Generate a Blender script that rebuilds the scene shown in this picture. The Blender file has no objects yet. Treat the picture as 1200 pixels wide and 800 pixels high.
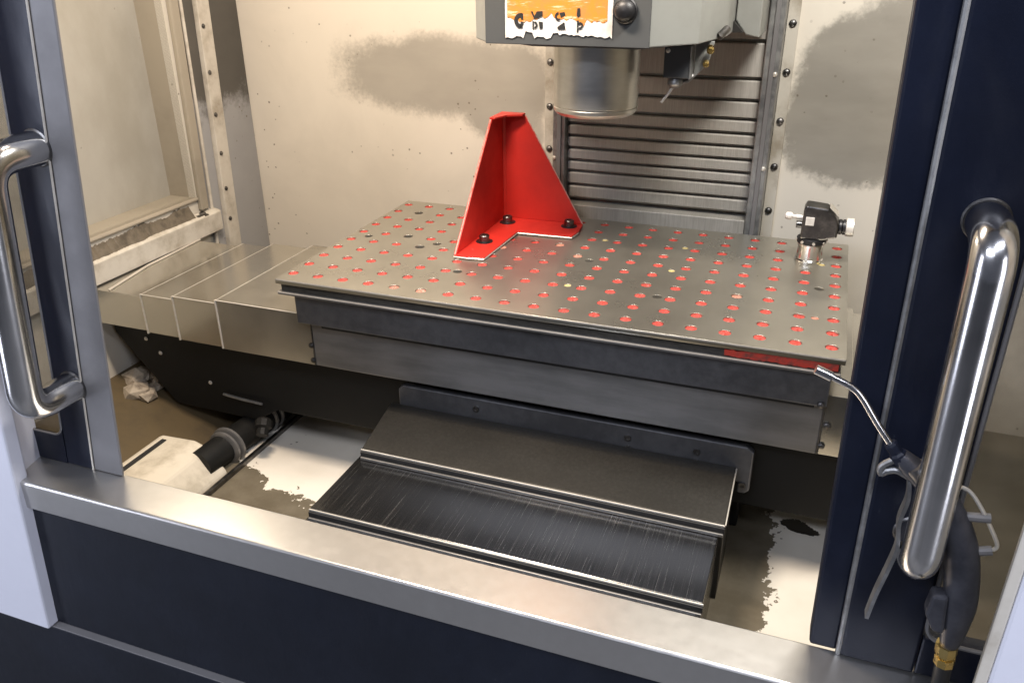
import bpy, bmesh, math, random
from mathutils import Vector, Matrix
random.seed(7)
C = bpy.context.scene
COL = C.collection
R = math.radians

# ------------------------------------------------------------------ camera, world, light, exposure
# origin: centre of the front left hole of the fixture plate; X along the table, Y away, Z up (metres)
cam_d = bpy.data.cameras.new('camera')
cam = bpy.data.objects.new('camera', cam_d); COL.objects.link(cam)
cam_d.sensor_width = 36.0; cam_d.lens = 36.0 * 969.24 / 1200
cam_d.clip_start = 0.01; cam_d.clip_end = 100
cam.location = (0.844995, -1.151637, 0.521622)
cam.rotation_euler = (1.1233285, 0.007411, 0.3557089)
C.camera = cam

w = bpy.data.worlds.new('World'); C.world = w; w.use_nodes = True
bg = w.node_tree.nodes['Background']
bg.inputs['Color'].default_value = (0.72, 0.78, 1.0, 1); bg.inputs['Strength'].default_value = 0.055

def area(name, loc, target, size, size_y, power, color):
    d = bpy.data.lights.new(name, 'AREA'); d.shape = 'RECTANGLE'
    d.size = size; d.size_y = size_y; d.energy = power; d.color = color
    o = bpy.data.objects.new(name, d); COL.objects.link(o); o.location = loc
    o.rotation_euler = (Vector(target) - Vector(loc)).to_track_quat('-Z', 'Y').to_euler()
    return o
area('machine_work_and_fill_light', (0.20, -0.22, 1.02), (0.22, 0.40, 0.05), 0.36, 0.10, 13.5, (1.0, 0.84, 0.69))
area('machine_side_light', (-0.45, 0.10, 0.74), (0.35, -0.1, -0.15), 0.16, 0.06, 1.6, (1.0, 0.86, 0.68))
area('machine_work_and_fill_light', (0.98, -0.08, 1.02), (0.60, 0.30, 0.0), 0.36, 0.10, 10.0, (1.0, 0.95, 0.88))  # added neutral fill, placed to reach the bracket's left upright
area('workshop_ceiling_light', (1.5, -1.9, 2.2), (0.6, -0.3, 0.0), 1.6, 0.25, 30.0, (0.82, 0.86, 1.0))
area('workshop_ceiling_light', (-0.2, -2.6, 2.0), (0.3, -0.3, -0.1), 1.6, 0.25, 28.0, (0.80, 0.85, 1.0))
area('handle_streak_light', (-1.9, -2.1, 0.1), (0.0, -0.4, 0.0), 0.55, 2.4, 20.0, (0.80, 0.84, 1.0))  # added tall panel that puts vertical streaks on the handles
area('handle_streak_light', (2.7, -1.9, 0.0), (0.9, -0.5, 0.0), 0.50, 2.3, 16.0, (0.86, 0.88, 1.0))  # added opposite panel for the right handle's streak

C.view_settings.view_transform = 'Standard'; C.view_settings.look = 'None'
C.view_settings.gamma = 1.0; C.view_settings.use_curve_mapping = False
C.view_settings.exposure = 0.66
C.cycles.max_bounces = 8
C.cycles.caustics_reflective = False; C.cycles.caustics_refractive = False
C.cycles.blur_glossy = 0.6; C.cycles.sample_clamp_indirect = 4.0

# ------------------------------------------------------------------ materials
class NT:
    def __init__(s, name):
        s.m = bpy.data.materials.new(name); s.m.use_nodes = True
        s.t = s.m.node_tree; s.b = s.t.nodes['Principled BSDF']; s.out = s.t.nodes['Material Output']
        s.pos = s.t.nodes.new('ShaderNodeNewGeometry').outputs['Position']
    def n(s, typ): return s.t.nodes.new(typ)
    def l(s, a, b): s.t.links.new(a, b)
    def put(s, sock, v):
        if isinstance(v, bpy.types.NodeSocket): s.l(v, sock)
        else: sock.default_value = v
    def noise(s, scale=5, detail=4, rough=0.6, stretch=None, dist=0.0, offset=(0, 0, 0)):
        mp = s.n('ShaderNodeMapping'); s.l(s.pos, mp.inputs['Vector'])
        mp.inputs['Location'].default_value = offset
        if stretch: mp.inputs['Scale'].default_value = stretch
        q = s.n('ShaderNodeTexNoise'); s.l(mp.outputs[0], q.inputs['Vector'])
        q.inputs['Scale'].default_value = scale; q.inputs['Detail'].default_value = detail
        q.inputs['Roughness'].default_value = rough; q.inputs['Distortion'].default_value = dist
        return q.outputs['Fac']
    def math(s, op, a, b=0.0, clamp=False):
        q = s.n('ShaderNodeMath'); q.operation = op; q.use_clamp = clamp
        s.put(q.inputs[0], a); s.put(q.inputs[1], b); return q.outputs[0]
    def ramp(s, v, lo, hi, a=0.0, b=1.0):
        q = s.n('ShaderNodeMapRange'); s.put(q.inputs['Value'], v)
        q.inputs['From Min'].default_value = lo; q.inputs['From Max'].default_value = hi
        q.inputs['To Min'].default_value = a; q.inputs['To Max'].default_value = b
        q.interpolation_type = 'SMOOTHSTEP' if hi > lo else 'LINEAR'; return q.outputs[0]
    def mix(s, f, a, b):
        q = s.n('ShaderNodeMix'); q.data_type = 'RGBA'; s.put(q.inputs[0], f)
        for sock, v in ((q.inputs[6], a), (q.inputs[7], b)):
            if isinstance(v, bpy.types.NodeSocket): s.l(v, sock)
            else: sock.default_value = (*v, 1)
        return q.outputs[2]
    def xyz(s):
        q = s.n('ShaderNodeSeparateXYZ'); s.l(s.pos, q.inputs[0]); return q.outputs
    def bump(s, h, strength=0.2, dist=0.002):
        q = s.n('ShaderNodeBump'); q.inputs['Strength'].default_value = strength; q.inputs['Distance'].default_value = dist
        s.l(h, q.inputs['Height']); s.l(q.outputs[0], s.b.inputs['Normal'])
    def set(s, color=None, metallic=None, rough=None, **k):
        if color is not None: s.put(s.b.inputs['Base Color'], (*color, 1) if isinstance(color, tuple) else color)
        if metallic is not None: s.put(s.b.inputs['Metallic'], metallic)
        if rough is not None: s.put(s.b.inputs['Roughness'], rough)
        for kk, v in k.items(): s.put(s.b.inputs[kk.replace('_', ' ')], v)
        return s.m

def metal(name, c1, c2, r1=0.25, r2=0.45, stretch=(1, 1, 1), scale=60, blotch=6, bump=0.05, metallic=1.0):
    s = NT(name)
    f = s.noise(scale, 4, 0.65, stretch); g = s.noise(blotch, 5, 0.6)
    m = s.math('MULTIPLY', s.math('ADD', f, g), 0.5)
    col = s.mix(s.ramp(m, 0.36, 0.64), c1, c2)
    if bump: s.bump(f, bump, 0.001)
    return s.set(col, metallic, s.ramp(s.math('ADD', s.math('MULTIPLY', f, 0.4), s.math('MULTIPLY', g, 0.6)), 0.33, 0.67, r1, r2))

def paint(name, c, rough=0.4, var=0.12, dirt=None, grain=300, bump=0.04, scale=5):
    s = NT(name)
    g = s.noise(scale, 6, 0.65); h = s.noise(grain, 3, 0.6)
    c2 = dirt or tuple(x * (1 - var * 2) for x in c)
    col = s.mix(s.ramp(g, 0.42, 0.75), c, c2)
    s.bump(h, bump, 0.001)
    return s.set(col, 0.0, s.ramp(g, 0.3, 0.7, rough * 0.8, rough * 1.25))

M = {}
M['plate'] = metal('ground_steel_plate', (0.40, 0.38, 0.325), (0.45, 0.43, 0.37), 0.26, 0.34, (1, 1, 1), 10, 4, 0, 0.85)
M['plate_edge'] = metal('dull_plate_edge', (0.035, 0.032, 0.028), (0.065, 0.06, 0.05), 0.45, 0.6, (1, 1, 4), 50, 9, 0.05, 0.3)
M['lip'] = metal('bright_edge_steel', (0.60, 0.56, 0.49), (0.72, 0.68, 0.60), 0.3, 0.42, metallic=0.45)  # pale steel, also used to draw edge glints
M['cover'] = metal('way_cover_steel', (0.54, 0.515, 0.45), (0.60, 0.57, 0.50), 0.12, 0.24, (1, 2, 1), 9, 4, 0, 0.92)
M['cover_dull'] = metal('dull_way_cover_steel', (0.42, 0.40, 0.345), (0.48, 0.455, 0.395), 0.24, 0.36, (1, 2, 1), 12, 4, 0, 0.9)
M['apron'] = metal('apron_steel', (0.20, 0.195, 0.185), (0.28, 0.27, 0.258), 0.32, 0.46, (0.4, 1, 3), 16, 5, 0, 0.68)
M['table_body'] = metal('grey_table_casting', (0.13, 0.13, 0.135), (0.17, 0.17, 0.175), 0.36, 0.5, (1, 1, 1), 70, 5, 0.02, 0.75)
M['sill'] = metal('satin_sill_steel', (0.55, 0.54, 0.52), (0.58, 0.57, 0.55), 0.30, 0.36, (1, 1, 1), 70, 3, 0, 0.92)
M['chrome'] = metal('polished_handle_steel', (0.72, 0.71, 0.70), (0.78, 0.77, 0.76), 0.13, 0.21, (1, 1, 1), 40, 6, 0.006)
M['bolt'] = metal('dark_screw_steel', (0.10, 0.10, 0.10), (0.22, 0.21, 0.20), 0.3, 0.45)
M['nose'] = metal('turned_spindle_steel', (0.70, 0.68, 0.62), (0.78, 0.76, 0.70), 0.28, 0.38, (1, 1, 6), 20, 6, 0.008, 0.9)
M['rail'] = metal('grey_rail_steel', (0.20, 0.20, 0.20), (0.34, 0.34, 0.33), 0.35, 0.5, (1, 1, 1), 60, 8, 0.05, 0.7)
M['slat'] = metal('worn_slat_steel', (0.33, 0.315, 0.28), (0.46, 0.44, 0.40), 0.5, 0.64, (40, 1, 1.5), 12, 5, 0.02, 0.35)
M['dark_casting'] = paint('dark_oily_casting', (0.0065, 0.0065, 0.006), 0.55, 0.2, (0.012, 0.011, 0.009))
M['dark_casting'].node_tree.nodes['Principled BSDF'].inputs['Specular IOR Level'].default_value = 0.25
M['black'] = paint('black_plastic', (0.012, 0.012, 0.014), 0.45, 0.1)
M['gun'] = metal('worn_grey_gun_metal', (0.040, 0.041, 0.050), (0.075, 0.076, 0.088), 0.38, 0.5, (1, 1, 1), 60, 9, 0.03, 0.4)
M['rubber'] = paint('black_rubber', (0.014, 0.014, 0.014), 0.55, 0.1)
def enamel(name, c, r):
    s = NT(name); g = s.noise(6, 6, 0.7); sm = s.noise(14, 4, 0.65, (1, 1, 0.35), 0.6); f = s.noise(160, 3, 0.7, (1, 1, 0.3))
    col = s.mix(s.ramp(g, 0.35, 0.75), c, tuple(x * 1.5 for x in c))
    scuff = s.math('MULTIPLY', s.ramp(f, 0.68, 0.74), s.ramp(g, 0.52, 0.64))
    col = s.mix(s.math('MULTIPLY', scuff, 0.5), col, (0.08, 0.085, 0.10))
    s.bump(s.noise(520, 2, 0.6), 0.10, 0.001)
    s.set(Specular_IOR_Level=0.28)
    return s.set(col, 0.0, s.ramp(sm, 0.35, 0.65, r - 0.04, r + 0.16))
M['navy'] = enamel('navy_enamel', (0.0065, 0.0085, 0.017), 0.34)
M['navy_panel'] = enamel('dark_navy_textured_enamel', (0.0055, 0.0072, 0.0125), 0.46)
M['grey_seal'] = paint('grey_edge_strip', (0.17, 0.165, 0.165), 0.45, 0.1, None, 260, 0.12)
M['white'] = paint('white_enclosure_enamel', (0.66, 0.67, 0.74), 0.35, 0.04)
M['cream_cast'] = paint('cream_painted_casting', (0.62, 0.56, 0.45), 0.5, 0.1, (0.42, 0.37, 0.28), 80, 0.15, 16)
M['head_grey'] = paint('grey_green_head_paint', (0.27, 0.275, 0.255), 0.45, 0.06, (0.22, 0.22, 0.20))
M['head_dark'] = paint('dark_grey_head_paint', (0.072, 0.076, 0.077), 0.42, 0.06)
def red_paint():
    s = NT('worn_red_powder_coat'); g = s.noise(9, 5, 0.65); f = s.noise(120, 4, 0.7); sc = s.noise(55, 3, 0.7, (1, 1, 0.12))
    col = s.mix(s.ramp(g, 0.35, 0.7), (0.56, 0.030, 0.020), (0.47, 0.022, 0.015))
    chip = s.math('MULTIPLY', s.ramp(f, 0.685, 0.71), s.ramp(g, 0.50, 0.60))
    col = s.mix(s.math('MULTIPLY', chip, 0.8), col, (0.34, 0.24, 0.21))
    col = s.mix(s.math('MULTIPLY', s.ramp(sc, 0.70, 0.76), 0.35), col, (0.62, 0.16, 0.12))
    s.bump(s.noise(380, 3, 0.6), 0.06, 0.001)
    return s.set(col, 0.0, s.ramp(g, 0.3, 0.7, 0.32, 0.52))
M['red'] = red_paint()
M['plug_red'] = paint('red_plug_plastic', (0.47, 0.05, 0.036), 0.6, 0.2, (0.24, 0.03, 0.022), 300, 0.3, 160)
M['plug_pale'] = paint('faded_plug_plastic', (0.45, 0.20, 0.14), 0.5, 0.2, (0.30, 0.10, 0.07), 300, 0.3, 160)
M['plug_yellow'] = paint('yellowed_plug', (0.52, 0.42, 0.17), 0.5, 0.1)
M['hole_dark'] = paint('recess_shade', (0.012, 0.011, 0.009), 0.5, 0.1)  # near-black colour stands for shade inside socket, bore and gap
M['red_strip'] = paint('worn_red_groove_strip', (0.52, 0.05, 0.03), 0.55, 0.2, (0.16, 0.05, 0.035), 260, 0.5, 90)
M['brass'] = metal('brass', (0.60, 0.42, 0.14), (0.72, 0.55, 0.22), 0.2, 0.35)
M['sticker_white'] = paint('torn_sticker_paper', (0.74, 0.72, 0.69), 0.6, 0.05, (0.60, 0.57, 0.52), 300, 0.2, 60)
def orange_print():
    s = NT('scuffed_orange_print'); st = s.noise(30, 5, 0.75, (0.5, 1, 4)); g = s.noise(60, 4, 0.7)
    col = s.mix(s.ramp(g, 0.4, 0.65), (0.62, 0.22, 0.025), (0.50, 0.20, 0.05))
    col = s.mix(s.ramp(st, 0.55, 0.66), col, (0.72, 0.58, 0.40))
    return s.set(col, 0.0, 0.55)
M['sticker_orange'] = orange_print()
M['ink'] = paint('black_ink', (0.02, 0.02, 0.02), 0.5, 0.1)
M['sludge'] = paint('dried_coolant_sludge', (0.115, 0.094, 0.066), 0.75, 0.3, (0.06, 0.05, 0.036), 150, 0.8, 40)
M['swarf'] = paint('caked_swarf', (0.40, 0.34, 0.26), 0.7, 0.3, (0.14, 0.11, 0.08), 140, 0.6, 45)
M['knob_white'] = metal('white_knurled_metal', (0.70, 0.68, 0.62), (0.82, 0.80, 0.75), 0.35, 0.5, (1, 1, 1), 100, 9, 0.1, 0.4)

def wall_material(name, base, patches, worn=(0.225, 0.21, 0.18), axes='xz', speck=True):
    """Cream paint; each patch = (centre a, centre z, half a, half z, edge softness) of bare grey worn paint with a ragged edge."""
    s = NT(name); X, Y, Z = s.xyz(); A = X if axes == 'xz' else Y
    nz = s.math('SUBTRACT', s.noise(9, 6, 0.62), 0.5); fine = s.math('SUBTRACT', s.noise(120, 3, 0.7), 0.5)
    tot = None
    for (ca, cz, ha, hz, soft, amt) in patches:
        da = s.math('DIVIDE', s.math('SUBTRACT', A, ca), ha); dz = s.math('DIVIDE', s.math('SUBTRACT', Z, cz), hz)
        d4 = s.math('ADD', s.math('POWER', s.math('ABSOLUTE', da), 3.0), s.math('POWER', s.math('ABSOLUTE', dz), 3.0))
        d = s.math('POWER', d4, 1 / 3.0)
        d = s.math('ADD', d, s.math('ADD', s.math('MULTIPLY', nz, 0.75), s.math('MULTIPLY', fine, 0.9 * soft)))
        q = s.n('ShaderNodeMapRange'); s.l(d, q.inputs[0]); q.inputs[1].default_value = 1.0 + soft * 0.6; q.inputs[2].default_value = 1.0 - soft * 0.6
        q.interpolation_type = 'SMOOTHSTEP'; k = s.math('MULTIPLY', q.outputs[0], amt)
        tot = k if tot is None else s.math('MAXIMUM', tot, k)
    g = s.noise(4, 6, 0.6, None, 0.3, (3, 1, 2))
    col = s.mix(s.ramp(g, 0.4, 0.75), base, tuple(c * 0.90 for c in base))
    if tot is not None:
        wn = s.mix(s.ramp(s.noise(5, 4, 0.6, (1, 1, 2.5)), 0.3, 0.7), worn, tuple(c * 1.25 for c in worn))
        col = s.mix(tot, col, wn)
    if speck:
        v = s.n('ShaderNodeTexVoronoi'); v.inputs['Scale'].default_value = 42; s.l(s.pos, v.inputs['Vector'])
        big = s.noise(5, 2, 0.5, None, 0, (7, 3, 5))
        sp = s.math('MULTIPLY', s.math('LESS_THAN', s.math('ADD', v.outputs['Distance'], s.math('MULTIPLY', fine, 0.16)), 0.10), s.ramp(big, 0.50, 0.62))
        col = s.mix(s.math('MULTIPLY', sp, 0.75), col, (0.12, 0.095, 0.07))
    s.bump(s.noise(90, 3, 0.6), 0.04, 0.001)
    return s.set(col, 0.0, s.ramp(g, 0.3, 0.7, 0.36, 0.55))

M['back_wall'] = wall_material('cream_back_wall_paint', (0.70, 0.65, 0.56),
    [(0.02, 0.255, 0.25, 0.082, 0.34, 0.74), (0.17, 0.225, 0.10, 0.105, 0.26, 0.74), (0.22, 0.15, 0.045, 0.045, 0.3, 0.6),
     (0.93, 0.245, 0.165, 0.155, 0.16, 0.92), (1.05, 0.30, 0.2, 0.14, 0.2, 0.9)])
M['left_wall'] = wall_material('cream_side_wall_paint', (0.55, 0.515, 0.44), [], speck=True)
M['corner_panel'] = wall_material('sooty_corner_panel_paint', (0.31, 0.31, 0.31), [(0.5, 0.53, 0.5, 0.35, 0.16, 0.95)], (0.055, 0.05, 0.042), 'yz')
M['flange'] = paint('cream_flange_paint', (0.54, 0.505, 0.435), 0.45, 0.10, (0.28, 0.24, 0.18), 60, 0.05, 11)
M['window_frame'] = paint('tan_window_frame_paint', (0.31, 0.275, 0.215), 0.45, 0.10)

def floor_material():
    s = NT('cream_tray_with_coolant'); X, Y, Z = s.xyz()
    nz = s.math('SUBTRACT', s.noise(11, 6, 0.62, None, 0.4), 0.5)
    nz2 = s.math('SUBTRACT', s.noise(70, 3, 0.6), 0.5)
    n = s.math('ADD', s.math('MULTIPLY', nz, 0.17), s.math('MULTIPLY', nz2, 0.05))
    left = s.math('SUBTRACT', s.math('MULTIPLY', s.math('ADD', X, 0.24), -0.38), Y)
    right = s.math('MAXIMUM', s.math('SUBTRACT', 0.868, X), s.math('SUBTRACT', X, 1.01))
    side = s.math('GREATER_THAN', X, 0.4)
    f = s.math('ADD', s.math('MULTIPLY', left, s.math('SUBTRACT', 1.0, side)), s.math('MULTIPLY', right, side))
    f = s.math('ADD', f, n)
    wet = s.ramp(f, -0.0015, 0.0015)
    dx = s.math('SUBTRACT', X, 0.905); dy = s.math('SUBTRACT', Y, 0.135)
    d = s.math('SQRT', s.math('ADD', s.math('MULTIPLY', dx, dx), s.math('MULTIPLY', s.math('MULTIPLY', dy, dy), 3.0)))
    spot = s.math('LESS_THAN', s.math('ADD', d, s.math('MULTIPLY', nz, 0.16)), 0.024)
    cream = s.mix(s.ramp(s.noise(5, 5, 0.6), 0.35, 0.7), (0.76, 0.71, 0.61), (0.67, 0.62, 0.52))
    vo = s.n('ShaderNodeTexVoronoi'); vo.inputs['Scale'].default_value = 38; s.l(s.pos, vo.inputs['Vector'])
    dot = s.math('MULTIPLY', s.math('LESS_THAN', s.math('ADD', vo.outputs['Distance'], s.math('MULTIPLY', nz2, 0.3)), 0.09), s.ramp(s.noise(9, 2, 0.5), 0.48, 0.6))
    cream = s.mix(s.math('MULTIPLY', dot, 0.8), cream, (0.10, 0.085, 0.06))
    oil = s.mix(s.ramp(s.noise(14, 5, 0.6), 0.3, 0.7), (0.125, 0.105, 0.072), (0.175, 0.15, 0.108))
    col = s.mix(wet, cream, oil); col = s.mix(spot, col, (0.015, 0.013, 0.01))
    s.bump(wet, 0.3, 0.001)
    return s.set(col, 0.0, s.math('SUBTRACT', 0.5, s.math('MULTIPLY', wet, 0.28)))
M['floor'] = floor_material()
M['oily_slope'] = paint('oil_stained_tray', (0.105, 0.078, 0.043), 0.34, 0.2, (0.055, 0.042, 0.026), 120, 0.2, 7)

def ycover_material():
    s = NT('scratched_dark_cover'); 
    st = s.noise(60, 5, 0.78, (14, 0.10, 1)); big = s.noise(5, 4, 0.6)
    sc = s.math('MULTIPLY', s.ramp(st, 0.50, 0.72), s.ramp(big, 0.30, 0.6, 0.25, 1.0))
    col = s.mix(sc, (0.17, 0.17, 0.17), (0.50, 0.48, 0.45))
    s.bump(st, 0.06, 0.001)
    return s.set(col, 0.97, s.ramp(st, 0.3, 0.7, 0.15, 0.28))
M['ycover'] = ycover_material()
M['ycover_top'] = metal('oily_dark_cover', (0.040, 0.038, 0.033), (0.052, 0.049, 0.043), 0.34, 0.38, (1, 1, 1), 200, 4, 0.03, 0.7)

def pane_material(name, dirt, alpha, rough):
    s = NT(name); g = s.noise(6, 5, 0.65); 
    col = s.mix(s.ramp(g, 0.35, 0.7), dirt, tuple(c * 0.8 for c in dirt))
    s.set(col, 0.0, rough)
    tr = s.n('ShaderNodeBsdfTransparent'); mx = s.n('ShaderNodeMixShader')
    s.l(s.ramp(g, 0.3, 0.7, alpha - 0.1, alpha + 0.1), mx.inputs[0]); s.l(tr.outputs[0], mx.inputs[1]); s.l(s.b.outputs[0], mx.inputs[2])
    s.l(mx.outputs[0], s.out.inputs['Surface'])
    return s.m
M['door_pane'] = pane_material('smeared_door_pane', (0.10, 0.09, 0.062), 0.40, 0.22)
def side_pane_material():
    s = NT('fogged_side_pane'); X, Y, Z = s.xyz(); g = s.noise(5, 6, 0.6, (1, 1, 0.6)); f = s.noise(26, 3, 0.6)
    col = s.mix(s.ramp(g, 0.35, 0.7), (0.36, 0.345, 0.305), (0.28, 0.265, 0.225))
    sp = s.math('MULTIPLY', s.ramp(f, 0.71, 0.76), 0.6)
    col = s.mix(sp, col, (0.14, 0.13, 0.11))
    return s.set(col, 0.0, 0.3)
M['side_pane'] = side_pane_material()

# ------------------------------------------------------------------ building helpers
WORLD = {}
def finish(name, bm, mat, parent=None, smooth=False, origin=None, label=None):
    """Link a bmesh (in scene coordinates) as one object with its origin at its own middle."""
    if not bm.verts: raise ValueError(name)
    xs = [v.co for v in bm.verts]
    c = Vector([(min(v[i] for v in xs) + max(v[i] for v in xs)) / 2 for i in range(3)]) if origin is None else Vector(origin)
    bmesh.ops.translate(bm, verts=bm.verts, vec=-c)
    bmesh.ops.recalc_face_normals(bm, faces=bm.faces)
    me = bpy.data.meshes.new(name); bm.to_mesh(me); bm.free()
    me.materials.append(M[mat] if isinstance(mat, str) else mat)
    if smooth:
        for p in me.polygons: p.use_smooth = True
        me.set_sharp_from_angle(angle=R(35))
    o = bpy.data.objects.new(name, me); COL.objects.link(o)
    place(o, c, parent)
    if label: o['label'] = label
    return o
def place(o, c, parent):
    if parent: o.parent = parent; o.location = Vector(c) - WORLD[parent.name]
    else: o.location = c
    WORLD[o.name] = Vector(c)
def thing(name, loc, label, cat, group=None):
    o = bpy.data.objects.new(name, None); COL.objects.link(o); o.empty_display_size = 0.05
    o.location = loc; WORLD[o.name] = Vector(loc); o['label'] = label; o['category'] = cat; o['kind'] = 'thing'
    if group: o['group'] = group
    return o
def tag(o, label, cat, kind=None, group=None):
    o['label'] = label; o['category'] = cat
    if kind: o['kind'] = kind
    if group: o['group'] = group
    return o
def again(o, c, parent, name=None):
    d = o.copy(); COL.objects.link(d); place(d, c, parent); return d

def bevel(bm, w, seg=2, geom=None):
    if w > 0: bmesh.ops.bevel(bm, geom=list(bm.edges) if geom is None else geom, offset=w, segments=seg, profile=0.5, affect='EDGES', clamp_overlap=True)
def box(x0, x1, y0, y1, z0, z1, bv=0.001, seg=2, bm=None):
    t = bmesh.new()
    bmesh.ops.create_cube(t, size=1)
    for v in t.verts:
        v.co = Vector((x0 if v.co.x < 0 else x1, y0 if v.co.y < 0 else y1, z0 if v.co.z < 0 else z1))
    bevel(t, bv, seg)
    return merge(bm, t)
def merge(bm, t):
    if bm is None: return t
    me = bpy.data.meshes.new('tmp'); t.to_mesh(me); t.free(); bm.from_mesh(me); bpy.data.meshes.remove(me); return bm
def prism(pts, a0, a1, plane='xy', bv=0.0, bm=None, shear=None):
    """Extrude a 2D outline from a0 to a1 along the axis normal to plane."""
    t = bmesh.new()
    def co(p, a):
        if plane == 'xy': return Vector((p[0], p[1], a))
        if plane == 'xz': return Vector((p[0], a, p[1]))
        return Vector((a, p[0], p[1]))
    lo = [t.verts.new(co(p, a0)) for p in pts]; hi = [t.verts.new(co(p, a1)) for p in pts]
    t.faces.new(lo); t.faces.new(hi[::-1]); n = len(pts)
    for i in range(n): t.faces.new((lo[i], hi[i], hi[(i + 1) % n], lo[(i + 1) % n]))
    bmesh.ops.recalc_face_normals(t, faces=t.faces)
    bevel(t, bv, 2)
    return merge(bm, t)
def tube(path, rad, seg=14, bm=None, caps=True):
    """Sweep a circle along path; rad a number or one radius per point."""
    P = [Vector(p) for p in path]; n = len(P); rr = rad if isinstance(rad, (list, tuple)) else [rad] * n
    t = bmesh.new(); rings = []; up = None
    for i in range(n):
        d = ((P[min(i + 1, n - 1)] - P[i]).normalized() + (P[i] - P[max(i - 1, 0)]).normalized()).normalized()
        if up is None: up = d.orthogonal().normalized()
        up = (up - d * up.dot(d)).normalized(); s = d.cross(up)
        rings.append([t.verts.new(P[i] + (up * math.cos(2 * math.pi * k / seg) + s * math.sin(2 * math.pi * k / seg)) * rr[i]) for k in range(seg)])
    for a, b in zip(rings, rings[1:]):
        for k in range(seg): t.faces.new((a[k], a[(k + 1) % seg], b[(k + 1) % seg], b[k]))
    if caps: t.faces.new(rings[0][::-1]); t.faces.new(rings[-1])
    return merge(bm, t)
def lathe(profile, centre, axis=(0, 0, 1), seg=32, bm=None):
    """Turn a profile of (radius, height) about an axis through centre."""
    t = bmesh.new(); q = Vector((0, 0, 1)).rotation_difference(Vector(axis).normalized()); c = Vector(centre); rings = []
    for r, h in profile:
        rings.append([t.verts.new(c + q @ Vector((max(r, 1e-5) * math.cos(2 * math.pi * k / seg), max(r, 1e-5) * math.sin(2 * math.pi * k / seg), h))) for k in range(seg)])
    for a, b in zip(rings, rings[1:]):
        for k in range(seg): t.faces.new((a[k], a[(k + 1) % seg], b[(k + 1) % seg], b[k]))
    t.faces.new(rings[0][::-1]); t.faces.new(rings[-1])
    return merge(bm, t)
def rounded(path, r, n=6):
    """Replace the inner corners of a polyline with arcs."""
    P = [Vector(p) for p in path]; out = [P[0]]
    for a, b, c in zip(P, P[1:], P[2:]):
        d1 = (a - b).normalized(); d2 = (c - b).normalized(); rr = min(r, (a - b).length * 0.49, (c - b).length * 0.49)
        p, q = b + d1 * rr, b + d2 * rr
        for i in range(n + 1):
            u = i / n; out.append(p * (1 - u) ** 2 + b * 2 * u * (1 - u) + q * u * u)
    return out + [P[-1]]
def smooth_path(path, n=6):
    P = [Vector(p) for p in path]; out = []
    for i in range(len(P) - 1):
        p0, p1, p2, p3 = P[max(i - 1, 0)], P[i], P[i + 1], P[min(i + 2, len(P) - 1)]
        for k in range(n):
            u = k / n
            out.append(0.5 * ((2 * p1) + (p2 - p0) * u + (2 * p0 - 5 * p1 + 4 * p2 - p3) * u * u + (3 * p1 - p0 - 3 * p2 + p3) * u ** 3))
    return out + [P[-1]]
def dome_bolt(axis, r=0.0065, h=0.005, hexagon=False):
    return lathe([(r * 1.25, 0), (r * 1.25, h * 0.25), (r, h * 0.3), (r * 0.92, h * 0.75), (r * 0.6, h), (0, h * 1.05)], (0, 0, 0), axis, 12)
class Copies:
    """First use builds the object, later uses copy it with shared mesh data."""
    def __init__(s, name, make, mat, smooth=True): s.a = (name, make, mat, smooth); s.first = None
    def at(s, c, parent):
        name, make, mat, smooth = s.a
        if s.first is None:
            s.first = finish(name, make(), mat, None, smooth, (0, 0, 0)); place(s.first, c, parent); return s.first
        return again(s.first, c, parent)

# ------------------------------------------------------------------ enclosure: back wall, left wall, tray
XL, YB, ZF = -0.52, 0.61, -0.42
bw = finish('back_wall', box(XL, 1.35, YB, YB + 0.02, -0.6, 0.95, 0), 'back_wall', origin=(0, 0, 0))
tag(bw, 'cream painted back wall with grey worn patches behind the table', 'wall', 'structure')
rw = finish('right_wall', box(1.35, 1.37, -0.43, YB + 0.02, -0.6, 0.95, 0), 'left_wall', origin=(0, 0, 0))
rw.data.materials[0] = paint('shade_toned_wall_paint', (0.12, 0.108, 0.08), 0.5, 0.15)  # darker paint stands for the weak light on this wall
tag(rw, 'inner side wall with shade in its paint seen through the right door pane', 'wall', 'structure')

lw = bmesh.new()
WY0, WY1, WZ0 = -0.30, 0.372, -0.012          # side window opening
box(XL - 0.02, XL, WY1, YB, -0.6, 0.95, 0, bm=lw); box(XL - 0.02, XL, -0.42, WY0, -0.6, 0.95, 0, bm=lw); box(XL - 0.02, XL, WY0, WY1, -0.6, WZ0, 0, bm=lw)
lw = finish('left_wall', lw, 'left_wall', origin=(0, 0, 0))
tag(lw, 'cream side wall of the machine around the fogged window', 'wall', 'structure')

sf = finish('shop_floor', box(-6, 6, -6, 4, -1.22, -1.20, 0), paint('grey_concrete', (0.16, 0.16, 0.16), 0.55, 0.2, None, 40, 0.1, 1.2), origin=(0, 0, 0))
tag(sf, 'grey concrete workshop floor the machine stands on', 'floor', 'structure')
rf = finish('occluder_roof', box(XL - 0.02, 1.37, -0.46, YB + 0.02, 1.22, 1.24, 0), paint('roof_paint', (0.45, 0.42, 0.36), 0.5), origin=(0, 0, 0))  # added above the view to block the ceiling lights
tag(rf, 'unseen roof sheet added to keep workshop light out of the enclosure', 'roof', 'structure')
hd = finish('occluder_header', box(-0.60, 1.40, -0.50, -0.46, 0.78, 1.24, 0.003), 'navy')  # added above the view to shade the interior from workshop light
tag(hd, 'unseen navy header added over the door opening to block workshop light', 'header', 'structure')

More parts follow.
